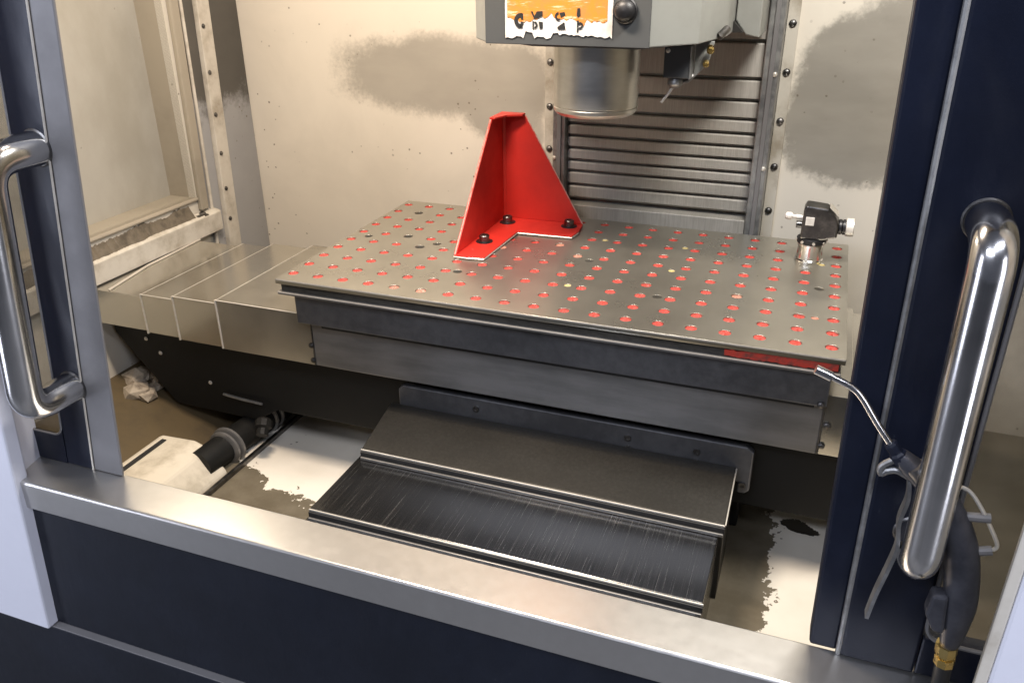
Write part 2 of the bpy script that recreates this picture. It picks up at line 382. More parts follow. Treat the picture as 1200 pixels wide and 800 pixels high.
# corner post: sooty panel, cream bolted flange, dark seal channel
cp = thing('corner_post', (XL, 0.5, -0.2), 'sooty grey corner post with a cream bolted strip beside the side window', 'post')
finish('sooty_panel', prism([(YB - 0.001, -0.5), (YB - 0.001, 0.95), (0.520, 0.95), (0.480, -0.5)], XL + 0.002, XL + 0.010, 'yz', 0.0015), 'corner_panel', cp)
finish('bolted_strip', prism([(0.4785, -0.5), (0.5185, 0.95), (0.478, 0.95), (0.436, -0.5)], XL + 0.002, XL + 0.017, 'yz', 0.002), 'flange', cp)
finish('seal_channel', prism([(0.4345, -0.5), (0.4765, 0.95), (0.428, 0.95), (0.398, -0.5)], XL + 0.002, XL + 0.006, 'yz', 0.001), 'corner_panel', cp)
finish('channel_edge', tube([(XL + 0.009, 0.4005, -0.5), (XL + 0.009, 0.4305, 0.95)], 0.004, 8), 'flange', cp)
dark_bolt = Copies('bolt', lambda: dome_bolt((1, 0, 0), 0.0045, 0.004), 'bolt')
for z in (-0.085, -0.01, 0.075, 0.165, 0.26, 0.36, 0.47):
    dark_bolt.at((XL + 0.0165, 0.459 + (z + 0.1) * 0.027, z), cp)
finish('latch_block', lathe([(0.011, 0), (0.016, 0.003), (0.016, 0.010), (0.012, 0.013), (0.012, 0.02), (0.0, 0.022)], (XL + 0.004, 0.372, -0.060), (1, 0, 0), 9), 'bolt', cp, True)
box_l = box(XL + 0.002, XL + 0.022, 0.345, 0.372, -0.078, -0.048, 0.003)
finish('latch_arm', box_l, 'bolt', cp)

# side window: deep reveal, frame, fogged pane, ledge with dried sludge
sw = thing('side_window', (XL, 0.03, WZ0), 'fogged beige side window above a ledge caked with dried sludge', 'window')
XP = XL - 0.075
b = box(XP, XL - 0.0005, WY1, WY1 + 0.004, WZ0, 0.95, 0)
box(XP, XL - 0.0005, WY0, WY1, WZ0 - 0.004, WZ0, 0, bm=b); box(XP, XL - 0.0005, WY0 - 0.004, WY0, WZ0, 0.95, 0, bm=b)
finish('reveal', b, 'window_frame', sw)
finish('pane', box(XP - 0.006, XP, WY0 - 0.003, WY1 + 0.003, WZ0 - 0.003, 0.95, 0), 'side_pane', sw)
finish('frame', prism([(0.398, WZ0 - 0.03), (0.426, 0.95), (0.396, 0.95), (0.373, WZ0 - 0.03)], XL, XL + 0.012, 'yz', 0.003), 'window_frame', sw)
finish('bottom_bead', tube([(XL + 0.002, WY0, WZ0 - 0.002), (XL + 0.002, WY1, WZ0 - 0.002)], 0.005, 8), 'window_frame', sw, True)
finish('ledge', prism([(XL + 0.001, -0.046), (XL + 0.022, -0.050), (XL + 0.026, -0.054), (XL + 0.026, -0.098), (XL + 0.001, -0.104)], -0.40, 0.42, 'xz', 0.0015), 'flange', sw)
bm = bmesh.new(); rnd = random.Random(3); prev = None; N = 240; a_ = b_ = 0.0
for i in range(N + 1):
    y = -0.36 + 0.70 * i / N; a_ = a_ * 0.75 + rnd.uniform(-1, 1) * 0.0022; b_ = b_ * 0.8 + rnd.uniform(-1, 1) * 0.0012
    hgt = 0.020 + a_ + 0.003 * math.sin(i * 0.11); dep = 0.018 + b_
    ring = [bm.verts.new(p) for p in ((XL + 0.001, y, -0.0465), (XL + 0.0012, y, -0.044 + hgt), (XL + 0.003, y, -0.0445 + hgt + rnd.uniform(-.0008, .0008)), (XL + dep * 0.45, y, -0.046 + hgt * 0.55 + rnd.uniform(-.001, .001)), (XL + dep, y, -0.0495 + rnd.uniform(0, .0015)), (XL + dep + .001, y, -0.0515))]
    if prev:
        for k in range(5): bm.faces.new((prev[k], prev[k + 1], ring[k + 1], ring[k]))
    prev = ring
o = finish('dried_sludge', bm, 'sludge', sw, True); o['kind'] = 'stuff'

# tray floor and the oily left slope
fl = finish('tray_floor', box(-0.24, 1.35, -0.445, YB, ZF - 0.02, ZF, 0), 'floor', origin=(0, 0, 0))
tag(fl, 'cream coolant tray floor under the table with brown oily puddles', 'tray floor', 'structure')
sl = finish('tray_slope', prism([(XL, -0.315), (-0.242, ZF - 0.004), (-0.242, ZF - 0.03), (XL, -0.35)], -0.445, YB, 'xz', 0), 'oily_slope', origin=(0, 0, 0))
tag(sl, 'brown oil stained tray slope left of the chip auger', 'tray slope', 'structure')

# ------------------------------------------------------------------ saddle casting under the table
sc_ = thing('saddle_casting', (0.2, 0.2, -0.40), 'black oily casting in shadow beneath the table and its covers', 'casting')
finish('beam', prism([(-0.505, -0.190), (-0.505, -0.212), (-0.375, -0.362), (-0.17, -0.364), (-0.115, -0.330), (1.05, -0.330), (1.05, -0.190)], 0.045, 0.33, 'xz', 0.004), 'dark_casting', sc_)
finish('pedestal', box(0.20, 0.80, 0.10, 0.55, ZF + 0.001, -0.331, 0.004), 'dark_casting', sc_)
for n, p in enumerate([(-0.389, 0.043, -0.243), (-0.272, 0.043, -0.292), (-0.42, 0.043, -0.215)]):
    finish('screw', dome_bolt((0, -1, 0), 0.0035, 0.003), 'lip', sc_, True, (0, 0, 0)).location = Vector(p) - WORLD[sc_.name]
finish('hose_clip', tube([(-0.237, 0.036, -0.309), (-0.19, 0.034, -0.3115), (-0.142, 0.034, -0.3135)], 0.003, 8), 'rail', sc_, True)
b = lathe([(0.013, 0), (0.017, 0.004), (0.017, 0.018), (0.012, 0.022), (0.012, 0.035)], (-0.130, 0.020, -0.338), (0.2, -0.6, -0.5), 10)
finish('hose_fitting', b, 'dark_casting', sc_, True)

# chip auger beside the saddle
au = thing('chip_auger', (-0.185, 0.05, ZF), 'black chip auger tube with ring collars and a cream end housing', 'auger')
finish('tube', tube([(-0.205, -0.10, -0.392), (-0.195, 0.05, -0.392), (-0.185, 0.50, -0.392)], 0.030, 20), 'dark_casting', au, True)
for y, r in ((-0.035, 0.037), (-0.022, 0.040), (0.095, 0.036), (0.115, 0.036)):
    finish('collar', lathe([(r - 0.004, 0), (r, 0.002), (r, 0.007), (r - 0.004, 0.009)], (-0.198 + (y + 0.03) * 0.02, y, -0.392), (0.02, 1, 0), 24), 'apron', au, True)
finish('end_housing', prism([(-0.365, ZF - 0.05), (-0.345, -0.385), (-0.315, -0.362), (-0.235, -0.358), (-0.205, -0.368), (-0.168, ZF + 0.004), (-0.168, ZF - 0.05)], -0.30, -0.066, 'xz', 0.006), 'cream_cast', au)
finish('housing_slot', prism([(-0.300, -0.25), (-0.290, -0.25), (-0.290, -0.085), (-0.300, -0.085)], -0.3616, -0.3585, 'xy', 0), 'ink', au)
finish('guide_rail', prism([(-0.157, -0.30), (-0.149, -0.30), (-0.149, 0.30), (-0.157, 0.30)], ZF + 0.0005, ZF + 0.010, 'xy', 0.001), 'bolt', au)

# rubble of swarf at the far left under the cover
bm = bmesh.new(); rnd = random.Random(11)
for i in range(14):
    c = Vector((-0.50 + rnd.random() * 0.085, 0.02 + rnd.random() * 0.13, 0)); c.z = -0.315 + (c.x - XL) * -0.386 + 0.006
    t = bmesh.new(); bmesh.ops.create_icosphere(t, subdivisions=1, radius=0.013 + rnd.random() * 0.016)
    for v in t.verts: v.co = Vector((v.co.x * rnd.uniform(.7, 1.4), v.co.y * rnd.uniform(.7, 1.4), v.co.z * rnd.uniform(.5, .9))) + c
    merge(bm, t)
tag(finish('caked_swarf', bm, 'swarf'), 'pale caked swarf heaped in the far left corner of the tray', 'swarf', 'stuff')

# ------------------------------------------------------------------ front-to-back way cover
yc = thing('way_cover', (0.47, -0.1, ZF), 'black scratched stepped cover running from the table down to the sill', 'way cover')
b = prism([(0.180, -0.272), (0.180, -0.212), (0.190, -0.203), (0.803, -0.203), (0.815, -0.212), (0.815, -0.285), (0.808, -0.292), (0.795, -0.292), (0.795, -0.272)], 0.022, 0.036, 'xz', 0.003)
finish('flange', b, 'table_body', yc)
finish('top_segment', prism([(-0.095, ZF + 0.002), (-0.095, -0.273), (0.0, -0.247), (0.021, -0.243), (0.021, ZF + 0.002)], 0.165, 0.790, 'yz', 0.0012), 'ycover_top', yc)
finish('middle_segment', box(0.158, 0.783, -0.252, -0.02, ZF + 0.003, -0.292, 0.0012), 'ycover', yc)
finish('lower_segment', box(0.152, 0.776, -0.44, -0.2, ZF + 0.004, -0.311, 0.0012), 'ycover', yc)
for x0, x1, y, z in ((0.164, 0.791, -0.095, -0.273), (0.157, 0.784, -0.252, -0.292)):
    lip = finish('wiper_lip', box(x0, x1, y - 0.005, y - 0.0005, z - 0.016, z - 0.0045, 0.001), 'rubber', yc)
    finish('lip_edge', box(x0, x1, y - 0.0025, y - 0.0002, z - 0.0040, z - 0.0005, 0.0007), 'lip', lip)
    finish('lip_backing', box(x0 + 0.001, x1 - 0.001, y - 0.009, y - 0.0052, z - 0.0185, z - 0.0130, 0.001), 'apron', lip)
finish('side_trim', tube([(0.7912, -0.094, -0.2755), (0.7912, 0.0, -0.2495), (0.7912, 0.020, -0.2455)], 0.0013, 6), 'lip', yc)
ring = Copies('flange_screw', lambda: lathe([(0.006, 0), (0.006, 0.002), (0.0035, 0.002), (0.0030, 0.0005), (0, 0.0005)], (0, 0, 0), (0, -1, 0), 12), 'bolt')
for x, z in ((0.335, -0.224), (0.61, -0.226), (0.725, -0.228), (0.725, -0.248), (0.612, -0.246), (0.803, -0.276)): ring.at((x, 0.0215, z), yc)
bm = bmesh.new(); v = [bm.verts.new(p) for p in ((0.531, 0.002, -0.2723), (0.541, -0.001, -0.2715), (0.544, 0.007, -0.267), (0.536, 0.006, -0.2715), (0.538, 0.003, -0.262))]
for f in ((0, 1, 4), (1, 2, 4), (2, 3, 4), (3, 0, 4), (0, 3, 2, 1)): bm.faces.new([v[i] for i in f])
tag(finish('metal_chip', bm, 'white'), 'small bright metal chip lying on the dark stepped cover', 'metal chip')

# ------------------------------------------------------------------ side-to-side way covers and the front apron
xc = thing('way_cover', (-0.24, 0.17, -0.18), 'shiny steel telescopic cover in four steps left of the table', 'way cover')
segs = [(-0.183, 0.40, 0.0, -0.078, 'cover_dull'), (-0.288, -0.12, 0.003, -0.086, 'cover'), (-0.370, -0.22, 0.006, -0.094, 'cover'), (-0.5, -0.31, 0.009, -0.1005, 'cover')]
for i, (x0, x1, y0, zt, m) in enumerate(segs):
    s = finish('cover_segment', box(x0, x1 if i else 0.0225, y0, 0.335 - 0.002 * i, -0.180 + 0.0015 * i, zt, 0.0012), m, xc)
    if i < 3:
        b = box(x0 - 0.0036, x0 - 0.0003, y0 - 0.0012, y0 + 0.004, -0.1795, zt - 0.0002, 0.0006)
        tube([(x0, y0 - 0.0002, zt - 0.0004), ((x1 if i else 0.009) if i == 0 else segs[i - 1][0] - 0.004, y0 - 0.0002, zt - 0.0004)], 0.0012, 6, bm=b)  # pale tube draws the glint along the front top edge
        finish('lip_and_edge_glint', b, 'lip', s)
        finish('top_seam', box(x0 - 0.0016, x0 - 0.0003, y0 + 0.0045, 0.3325, zt - 0.0060, zt - 0.0002, 0.0004), 'lip', s)
finish('end_flap', prism([(-0.459, 0.012), (-0.454, 0.011), (-0.481, 0.15), (-0.492, 0.333), (-0.496, 0.333), (-0.487, 0.15)], -0.1003, -0.097, 'xy', 0.0008), 'lip', xc)

mt = thing('machine_table', (0.46, 0.2, -0.18), 'grey steel machine table carrying the drilled plate with a sheet apron below', 'machine table')
finish('table_body', box(0.010, 0.906, -0.021, 0.440, -0.0870, -0.0295, 0.002), 'table_body', mt)
finish('body_shadow_strip', box(0.05, 0.890, -0.008, 0.02, -0.0975, -0.0873, 0.001), 'rubber', mt)  # black strip drawn where the table body's shadow falls
finish('apron', box(0.0235, 0.9035, 0.0, 0.335, -0.1795, -0.0878, 0.0015), 'apron', mt)
scr = Copies('seam_screw', lambda: dome_bolt((0, -1, 0), 0.0045, 0.004), 'bolt')
for x, z in ((0.019, -0.140), (0.0195, -0.170), (0.912, -0.127), (0.909, -0.163), (0.898, -0.083)): scr.at((x, -0.0005 if z < -0.1 else -0.0215, z), mt)
finish('seam', box(0.0212, 0.0238, -0.0008, 0.002, -0.179, -0.092, 0.0003), 'bolt', mt)
finish('seam', box(0.9032, 0.9056, -0.0008, 0.002, -0.179, -0.092, 0.0003), 'bolt', mt)
xr = thing('way_cover', (0.95, 0.17, -0.18), 'olive steel telescopic cover right of the table beside the door', 'way cover')
finish('cover_segment', box(0.9057, 0.9405, 0.0005, 0.352, -0.179, -0.077, 0.0012), 'cover', xr)
finish('cover_segment', box(0.9406, 1.10, 0.004, 0.351, -0.1775, -0.085, 0.0012), 'cover', xr)

# ------------------------------------------------------------------ fixture plate with its grid of plugged holes
fp = thing('fixture_plate', (0.4525, 0.22, -0.0295), 'drilled steel fixture plate with rows of red plugged holes', 'fixture plate')
PX0, PX1, PY0, PY1 = -0.0145, 0.9195, -0.034, 0.479
HR = 0.0098
extra = {(5.45, 2.04): 'black', (9.55, 4.66): 'black', (12.56, 2.08): 'black', (17.51, 4.54): 'black', (0.49, 4.51): 'black', (3.48, 4.53): 'black',
         (9.50, 2.08): 'yellow', (12.56, 4.62): 'yellow', (12.60, 7.19): 'yellow', (17.51, 6.99): 'yellow', (17.47, 2.0): 'pale', (9.5, 7.1): 'yellow'}
cu = bpy.data.curves.new('plate_outline', 'CURVE'); cu.dimensions = '2D'; cu.fill_mode = 'BOTH'; cu.extrude = 0.0043; cu.bevel_depth = 0.0004; cu.bevel_resolution = 1
def poly(pts):
    sp = cu.splines.new('POLY'); sp.points.add(len(pts) - 1); sp.use_cyclic_u = True
    for p, q in zip(sp.points, pts): p.co = (q[0], q[1], 0, 1)
poly([(PX0, PY0), (PX1, PY0), (PX1, PY1), (PX0, PY1)])
def circ(cx, cy, r, n=16): poly([(cx + r * math.cos(2 * math.pi * k / n), cy + r * math.sin(2 * math.pi * k / n)) for k in range(n)])
for i in range(19):
    for j in range(10): circ(i * 0.05, j * 0.05, HR)
for (i, j), kind in extra.items(): circ(i * 0.05, j * 0.05, 0.0085 if kind == 'black' else 0.0066)
tmp = bpy.data.objects.new('plate_tmp', cu); COL.objects.link(tmp)
bpy.context.view_layer.update()
me = bpy.data.meshes.new_from_object(tmp.evaluated_get(bpy.context.evaluated_depsgraph_get()))
bpy.data.objects.remove(tmp); bpy.data.curves.remove(cu)
bm = bmesh.new(); bm.from_mesh(me); bpy.data.meshes.remove(me)
bmesh.ops.remove_doubles(bm, verts=bm.verts, dist=1e-6)
bmesh.ops.translate(bm, verts=bm.verts, vec=(0, 0, -0.0047))
tp = finish('top_plate', bm, 'plate', fp)
finish('groove_plate', box(PX0 + 0.006, PX1 - 0.006, PY0 + 0.006, PY1 - 0.004, -0.0235, -0.0096, 0), 'plate_edge', fp)
finish('bottom_plate', box(PX0 + 0.001, PX1 - 0.003, PY0 - 0.0005, PY1 - 0.002, -0.0292, -0.0237, 0.0009), 'apron', fp)
finish('front_edge_glint', box(PX0 + 0.0005, PX1 - 0.0005, PY0 - 0.0012, PY0 - 0.0007, -0.0024, -0.0003, 0), 'lip', fp)  # thin pale strip draws the highlight on the plate's front edge
finish('bottom_edge', box(PX0 + 0.0015, PX1 - 0.004, PY0 - 0.0014, PY0 - 0.0008, -0.0257, -0.0240, 0), 'lip', fp)
bm = bmesh.new(); rnd = random.Random(5); n = 40; top = []; bot = []
for i in range(n + 1):
    x = 0.755 + (0.912 - 0.755) * i / n
    top.append((x, -0.0102 - (rnd.random() * 0.0035 if i < 8 else rnd.random() * 0.001))); bot.append((x, -0.0233 + rnd.random() * 0.0018))
prism([(p[0], p[1]) for p in top] + [(p[0], p[1]) for p in bot[::-1]], PY0 + 0.0030, PY0 + 0.0062, 'xz', 0, bm=bm)
finish('red_groove_strip', bm, 'red_strip', fp, label='worn red strip set in the groove at the right end of the front edge')

def plug_bm(seed):
    r = random.Random(seed); t = bmesh.new(); n = 12; c = t.verts.new((0, 0, r.uniform(-0.0006, 0.0012)))
    o = [t.verts.new((HR * r.uniform(.84, .95) * math.cos(2 * math.pi * k / n), HR * r.uniform(.84, .95) * math.sin(2 * math.pi * k / n), r.uniform(-0.0016, 0.0))) for k in range(n)]
    m_ = [t.verts.new((HR * .5 * math.cos(2 * math.pi * k / n + .2), HR * .5 * math.sin(2 * math.pi * k / n + .2), r.uniform(-0.0022, 0.0014))) for k in range(n)]
    for k in range(n):
        t.faces.new((o[k], o[(k + 1) % n], m_[(k + 1) % n], m_[k])); t.faces.new((m_[k], m_[(k + 1) % n], c))
    d = [t.verts.new((v.co.x, v.co.y, -0.004)) for v in o]
    for k in range(n): t.faces.new((o[k], d[k], d[(k + 1) % n], o[(k + 1) % n]))
    return t
protos = [Copies('hole_plug', (lambda s=s: plug_bm(s)), 'plug_red' if s < 7 else 'plug_pale', False) for s in range(9)]
rnd = random.Random(21)
missing = {(4, 8), (8, 7), (2, 5), (3, 4), (1, 8)}
BR = {(5, 5), (5, 7), (8, 8)}                      # holes taken by the bracket's screws
for i in range(19):
    for j in range(10):
        if (i, j) in missing or (i, j) in BR: continue
        k = rnd.randrange(7) if (rnd.random() > 0.03) else 7 + rnd.randrange(2)
        o = protos[k].at((i * 0.05, j * 0.05, -0.0004 - rnd.random() * 0.0010), fp)
        o.rotation_euler.z = rnd.random() * 6.28
yl = Copies('dowel_plug', lambda: lathe([(0.0062, -0.004), (0.0062, -0.0005), (0.0045, 0.0003), (0, 0.0004)], (0, 0, 0), (0, 0, 1), 14), 'plug_yellow')
pl = Copies('dowel_plug', lambda: lathe([(0.0062, -0.004), (0.0062, -0.0005), (0.0045, 0.0003), (0, 0.0004)], (0, 0, 0), (0, 0, 1), 14), 'plug_pale')
for (i, j), kind in extra.items():
    if kind == 'yellow': yl.at((i * 0.05, j * 0.05, -0.001), fp)
    elif kind == 'pale': pl.at((i * 0.05, j * 0.05, -0.001), fp)

# ------------------------------------------------------------------ red angle bracket
br = thing('angle_bracket', (0.30, 0.35, 0.0), 'tall red tapered angle bracket screwed to the drilled plate', 'bracket')
T = 0.005; fx, fy, ht = 0.2415, 0.417, 0.217
finish('base_plate', prism([(fx - 0.004, fy + 0.004), (fx - 0.004, 0.164), (0.2655, 0.164), (0.2955, 0.169), (0.3015, 0.333), (0.4115, 0.338), (0.416, 0.372), (0.411, fy + 0.004)][::-1], 0.0004, 0.0060, 'xy', 0.0006), 'red', br)
def wedge(lo, hi, z1, axis):                        # tapered upright plate, bare metal on its cut edge
    return lo, hi
finish('side_upright', prism([(0.166, 0.0062), (fy, 0.0062), (fy, ht), (0.3555, ht)], fx - T, fx, 'yz', 0.0006), 'red', br)
finish('back_upright', prism([(fx - T + 0.0002, 0.0062), (0.410, 0.0062), (0.2865, ht), (fx - T + 0.0002, ht)], fy + 0.0004, fy + T, 'xz', 0.0006), 'red', br)
finish('top_cap', prism([(fx - T, fy + T), (fx - T, 0.3555), (fx + 0.006, 0.3555), (fx + 0.018, 0.390), (0.2865, fy - 0.012), (0.2865, fy + T)][::-1], ht + 0.0003, ht + 0.0040, 'xy', 0.0006), 'red', br)
finish('inner_weld', prism([(fx + 0.0002, fy), (fx + 0.0045, fy), (fx + 0.0002, fy - 0.0045)], 0.0062, ht, 'xy', 0), 'red', br)
# bare, lighter cut edges
edge = M['edge'] = paint('chipped_pink_edge', (0.62, 0.36, 0.30), 0.45, 0.2, (0.62, 0.10, 0.07), 260, 0.2, 120)
finish('cut_edge', tube([(fx - T / 2, 0.1655, 0.006), (fx - T / 2, 0.3550, ht)], 0.0013, 6), 'edge', br, label='lighter bare front edge of the red upright')
finish('cut_edge', tube([(0.4105, fy + T / 2, 0.006), (0.2870, fy + T / 2, ht)], 0.0013, 6), 'edge', br, label='lighter bare right edge of the red upright')
M['edge_white'] = metal('bare_cut_edge', (0.55, 0.50, 0.45), (0.70, 0.66, 0.60), 0.3, 0.5, metallic=0.6)
b = None
pts = [(fx - 0.004, 0.1637), (0.2655, 0.1637), (0.2955, 0.1687), (0.3017, 0.3325), (0.4117, 0.3377), (0.4163, 0.372)]
for p, q in zip(pts, pts[1:]): b = tube([(p[0], p[1], 0.0025), (q[0], q[1], 0.0025)], 0.0014, 6, bm=b)
finish('base_cut_edge', b, 'edge_white', br)
def cap_screw(x, y):
    s = finish('cap_screw', lathe([(0.0125, 0), (0.0125, 0.0018), (0.0098, 0.002), (0.0098, 0.0120), (0.0088, 0.0132), (0.0052, 0.0132)], (x, y, 0.0061), (0, 0, 1), 20), 'bolt', br, True)
    finish('hex_socket', lathe([(0.0050, 0), (0.0050, 0.0003)], (x, y, 0.0192), (0, 0, 1), 6), 'hole_dark', s)
    finish('washer', lathe([(0.0165, 0), (0.0165, 0.0008)], (x, y, 0.00605), (0, 0, 1), 20), 'black', s)
for x, y in ((0.262, 0.254), (0.261, 0.3835), (0.3885, 0.398)): cap_screw(x, y)

# ------------------------------------------------------------------ tool setting probe on the back right of the plate
pr = thing('tool_setter', (0.852, 0.366, 0.0), 'black tool setting probe with a white knob on a round steel foot', 'tool setter')
cx, cy = 0.852, 0.366
finish('foot', lathe([(0.0245, 0.0003), (0.0245, 0.004), (0.0225, 0.006), (0.0215, 0.026), (0.0225, 0.030), (0.0225, 0.034)], (cx, cy, 0), (0, 0, 1), 32), 'chrome', pr, True)
finish('collar', lathe([(0.024, 0), (0.0255, 0.002), (0.0255, 0.009), (0.021, 0.0105)], (cx, cy, 0.0342), (0, 0, 1), 32), 'black', pr, True)
for a in range(0, 360, 45):
    finish('collar_screw', lathe([(0.0026, 0), (0.0026, 0.0022)], (cx + 0.0254 * math.cos(R(a + 10)), cy + 0.0254 * math.sin(R(a + 10)), 0.0390), (math.cos(R(a + 10)), math.sin(R(a + 10)), 0), 8), 'lip', pr)
finish('body', prism([(0.832, 0.045), (0.868, 0.045), (0.893, 0.052), (0.893, 0.078), (0.886, 0.090), (0.872, 0.103), (0.836, 0.106), (0.832, 0.098)], cy - 0.021, cy + 0.018, 'xz', 0.003), 'bolt', pr)
finish('face_plate', box(0.8375, 0.852, cy - 0.0225, cy - 0.0212, 0.071, 0.086, 0.0005), 'knob_white', pr)
finish('cover_plate', prism([(0.874, 0.1045), (0.889, 0.0905), (0.8905, 0.0915), (0.8755, 0.106)], cy - 0.017, cy + 0.012, 'xz', 0.0004), 'lip', pr)
finish('spindle_collar', lathe([(0.012, 0), (0.0135, 0.002), (0.0135, 0.006), (0.011, 0.007), (0.0135, 0.008), (0.0135, 0.0125)], (0.8925, cy - 0.002, 0.068), (1, 0, 0.03), 20), 'black', pr, True)
finish('knob', lathe([(0.0145, 0), (0.016, 0.001), (0.016, 0.0125), (0.0145, 0.0135)], (0.9052, cy - 0.002, 0.0685), (1, 0, 0.03), 28), 'knob_white', pr, True)
finish('clamp_screw', lathe([(0.0045, 0), (0.0045, 0.013), (0.0035, 0.0132), (0.0035, 0.020), (0.0062, 0.0202), (0.0068, 0.023), (0.0062, 0.030), (0.0042, 0.032)], (0.8335, cy - 0.006, 0.080), (-1, 0, 0.05), 14), 'knob_white', pr, True)
finish('clamp_boss', lathe([(0.0065, 0), (0.0065, 0.010)], (0.8325, cy - 0.012, 0.069), (-1, -0.1, 0.0), 14), 'bolt', pr, True)

# ------------------------------------------------------------------ column cover: slats between two rails, bolted cream flanges
cc = thing('column_cover', (0.51, 0.6, -0.1), 'horizontal slatted steel cover between two grey rails behind the table', 'column cover')
zs = [0.58, 0.50, 0.42, 0.345, 0.2756, 0.2343, 0.1977, 0.1693, 0.1433, 0.1170, 0.0903, 0.0664, 0.036, 0.0052]
for k, (a, c) in enumerate(zip(zs, zs[1:])):
    y0 = 0.560 + 0.0022 * (k if k < 4 else 4) + 0.0012 * max(0, k - 4)
    finish('slat', prism([(y0 + 0.0, a + 0.002), (y0 + 0.002, a + 0.004), (0.600, a + 0.004), (0.600, c + 0.0045), (y0 + 0.013, c + 0.0045), (y0 + 0.013, c + 0.0105), (y0, c + 0.0115)], 0.3295, 0.7185, 'yz', 0.0006), 'slat', cc)
finish('bottom_slat', box(0.3295, 0.7185, 0.556, 0.600, -0.24, 0.0040, 0.0015), 'slat', cc)
for x0, x1 in ((0.302, 0.329), (0.7192, 0.7485)):
    rl = finish('rail', box(x0, x1, 0.552, 0.602, -0.35, 0.95, 0.002), 'rail', cc)
    xm = x0 + 0.38 * (x1 - x0)
    finish('rail_bead', box(xm, xm + 0.009, 0.548, 0.5518, -0.35, 0.95, 0.001), 'grey_seal', rl)
finish('flange', box(0.268, 0.3015, 0.600, YB - 0.0005, -0.35, 0.95, 0.001), 'flange', cc)
finish('flange', box(0.7490, 0.7715, 0.600, YB - 0.0005, -0.35, 0.95, 0.001), 'flange', cc)
fb = Copies('bolt', lambda: dome_bolt((0, -1, 0), 0.0058, 0.005), 'bolt')
for z in (0.388, 0.2958, 0.2036, 0.1126, 0.02, -0.07): fb.at((0.2795, 0.5995, z), cc)
for z in (0.474, 0.3826, 0.2937, 0.2005, 0.1097, 0.0181, -0.07): fb.at((0.7605, 0.5995, z), cc)
rs = Copies('rail_screw', lambda: dome_bolt((0, -1, 0), 0.004, 0.003), 'lip')
for z in (0.46, 0.2950, 0.1150, -0.05): rs.at((0.7420, 0.5515, z), cc); rs.at((0.306, 0.5515, z - 0.01), cc)

# ------------------------------------------------------------------ spindle head
sh = thing('spindle_head', (0.47, 0.30, 0.257), 'grey milling head with a torn orange label above the round spindle nose', 'spindle head')
ZH = 0.3812
finish('housing', prism([(0.324, 0.133), (0.584, 0.133), (0.646, 0.200), (0.672, 0.33), (0.672, 0.598), (0.283, 0.598), (0.283, 0.188)][::-1], ZH, 0.95, 'xy', 0.002), 'head_grey', sh)
finish('front_panel', box(0.3235, 0.5845, 0.1285, 0.1327, ZH - 0.0006, 0.95, 0.001), 'head_dark', sh)
finish('underside_plate', prism([(0.39, 0.16), (0.56, 0.16), (0.60, 0.21), (0.60, 0.5), (0.33, 0.5), (0.33, 0.20)][::-1], ZH - 0.006, ZH - 0.0005, 'xy', 0.001), 'head_dark', sh)
nose = finish('spindle_nose', lathe([(0.0715, 0.120), (0.0715, 0.0165), (0.0700, 0.0155), (0.0700, 0.0135), (0.0710, 0.0125), (0.0705, 0.007), (0.066, 0.002), (0.062, 0), (0.035, 0), (0.030, 0.03)], (0.4737, 0.25, 0.2605), (0, 0, 1), 72), 'nose', sh, True)
finish('drive_bore', lathe([(0.032, 0), (0.032, 0.002)], (0.4737, 0.25, 0.2790), (0, 0, 1), 32), 'hole_dark', nose)
lens = finish('lens_bezel', lathe([(0.0185, 0), (0.0185, 0.003), (0.0165, 0.0045), (0.0165, 0.003)], (0.5465, 0.1283, 0.4325), (0, -1, 0), 28), 'black', sh, True)
finish('lens', lathe([(0.0160, 0), (0.0150, 0.005), (0.012, 0.009), (0.007, 0.0115), (0, 0.0125)], (0.5465, 0.1250, 0.4325), (0, -1, 0), 28), 'black', lens, True)
# torn label
rnd = random.Random(4)
def ragged(x0, x1, ztop, zlow, amp, n):
    return [(x0 + rnd.uniform(-.001, .001), ztop)] + [(x0 + (x1 - x0) * i / n, zlow(i / n) + rnd.uniform(-amp, amp)) for i in range(n + 1)] + [(x1 + rnd.uniform(-.001, .001), ztop)]
zl = lambda u: 0.3915 + (0.009 if 0.18 < u < 0.27 else 0) + (0.006 if 0.45 < u < 0.66 else 0) + (0.0035 if u > 0.66 else 0)
lb = finish('torn_label', prism(ragged(0.358, 0.528, 0.60, zl, 0.0022, 46), 0.1270, 0.1284, 'xz', 0), 'sticker_white', sh, label='torn white label with a scuffed orange upper half')
finish('orange_print', prism(ragged(0.3615, 0.520, 0.598, lambda u: 0.421 - 0.006 * math.sin(u * 9) - (0.006 if 0.45 < u < 0.8 else 0), 0.0035, 40), 0.1264, 0.1269, 'xz', 0), 'sticker_orange', lb)
def mark(*strokes):
    b = None
    cx0 = sum(p[0] for q in strokes for p in q) / sum(len(q) for q in strokes)
    for pts in strokes: b = prism([(cx0 + (p[0] - cx0) * 1.22, 0.4175 + (p[1] - 0.4185) * 1.3) for p in pts], 0.1258, 0.1263, 'xz', 0, bm=b)
    return b
def arc(cx_, cz_, r1, r2, a0, a1, n=8):
    o_ = [(cx_ + r2 * math.cos(R(a0 + (a1 - a0) * i / n)), cz_ + r2 * math.sin(R(a0 + (a1 - a0) * i / n))) for i in range(n + 1)]
    return o_ + [(cx_ + r1 * math.cos(R(a1 - (a1 - a0) * i / n)), cz_ + r1 * math.sin(R(a1 - (a1 - a0) * i / n))) for i in range(n + 1)]
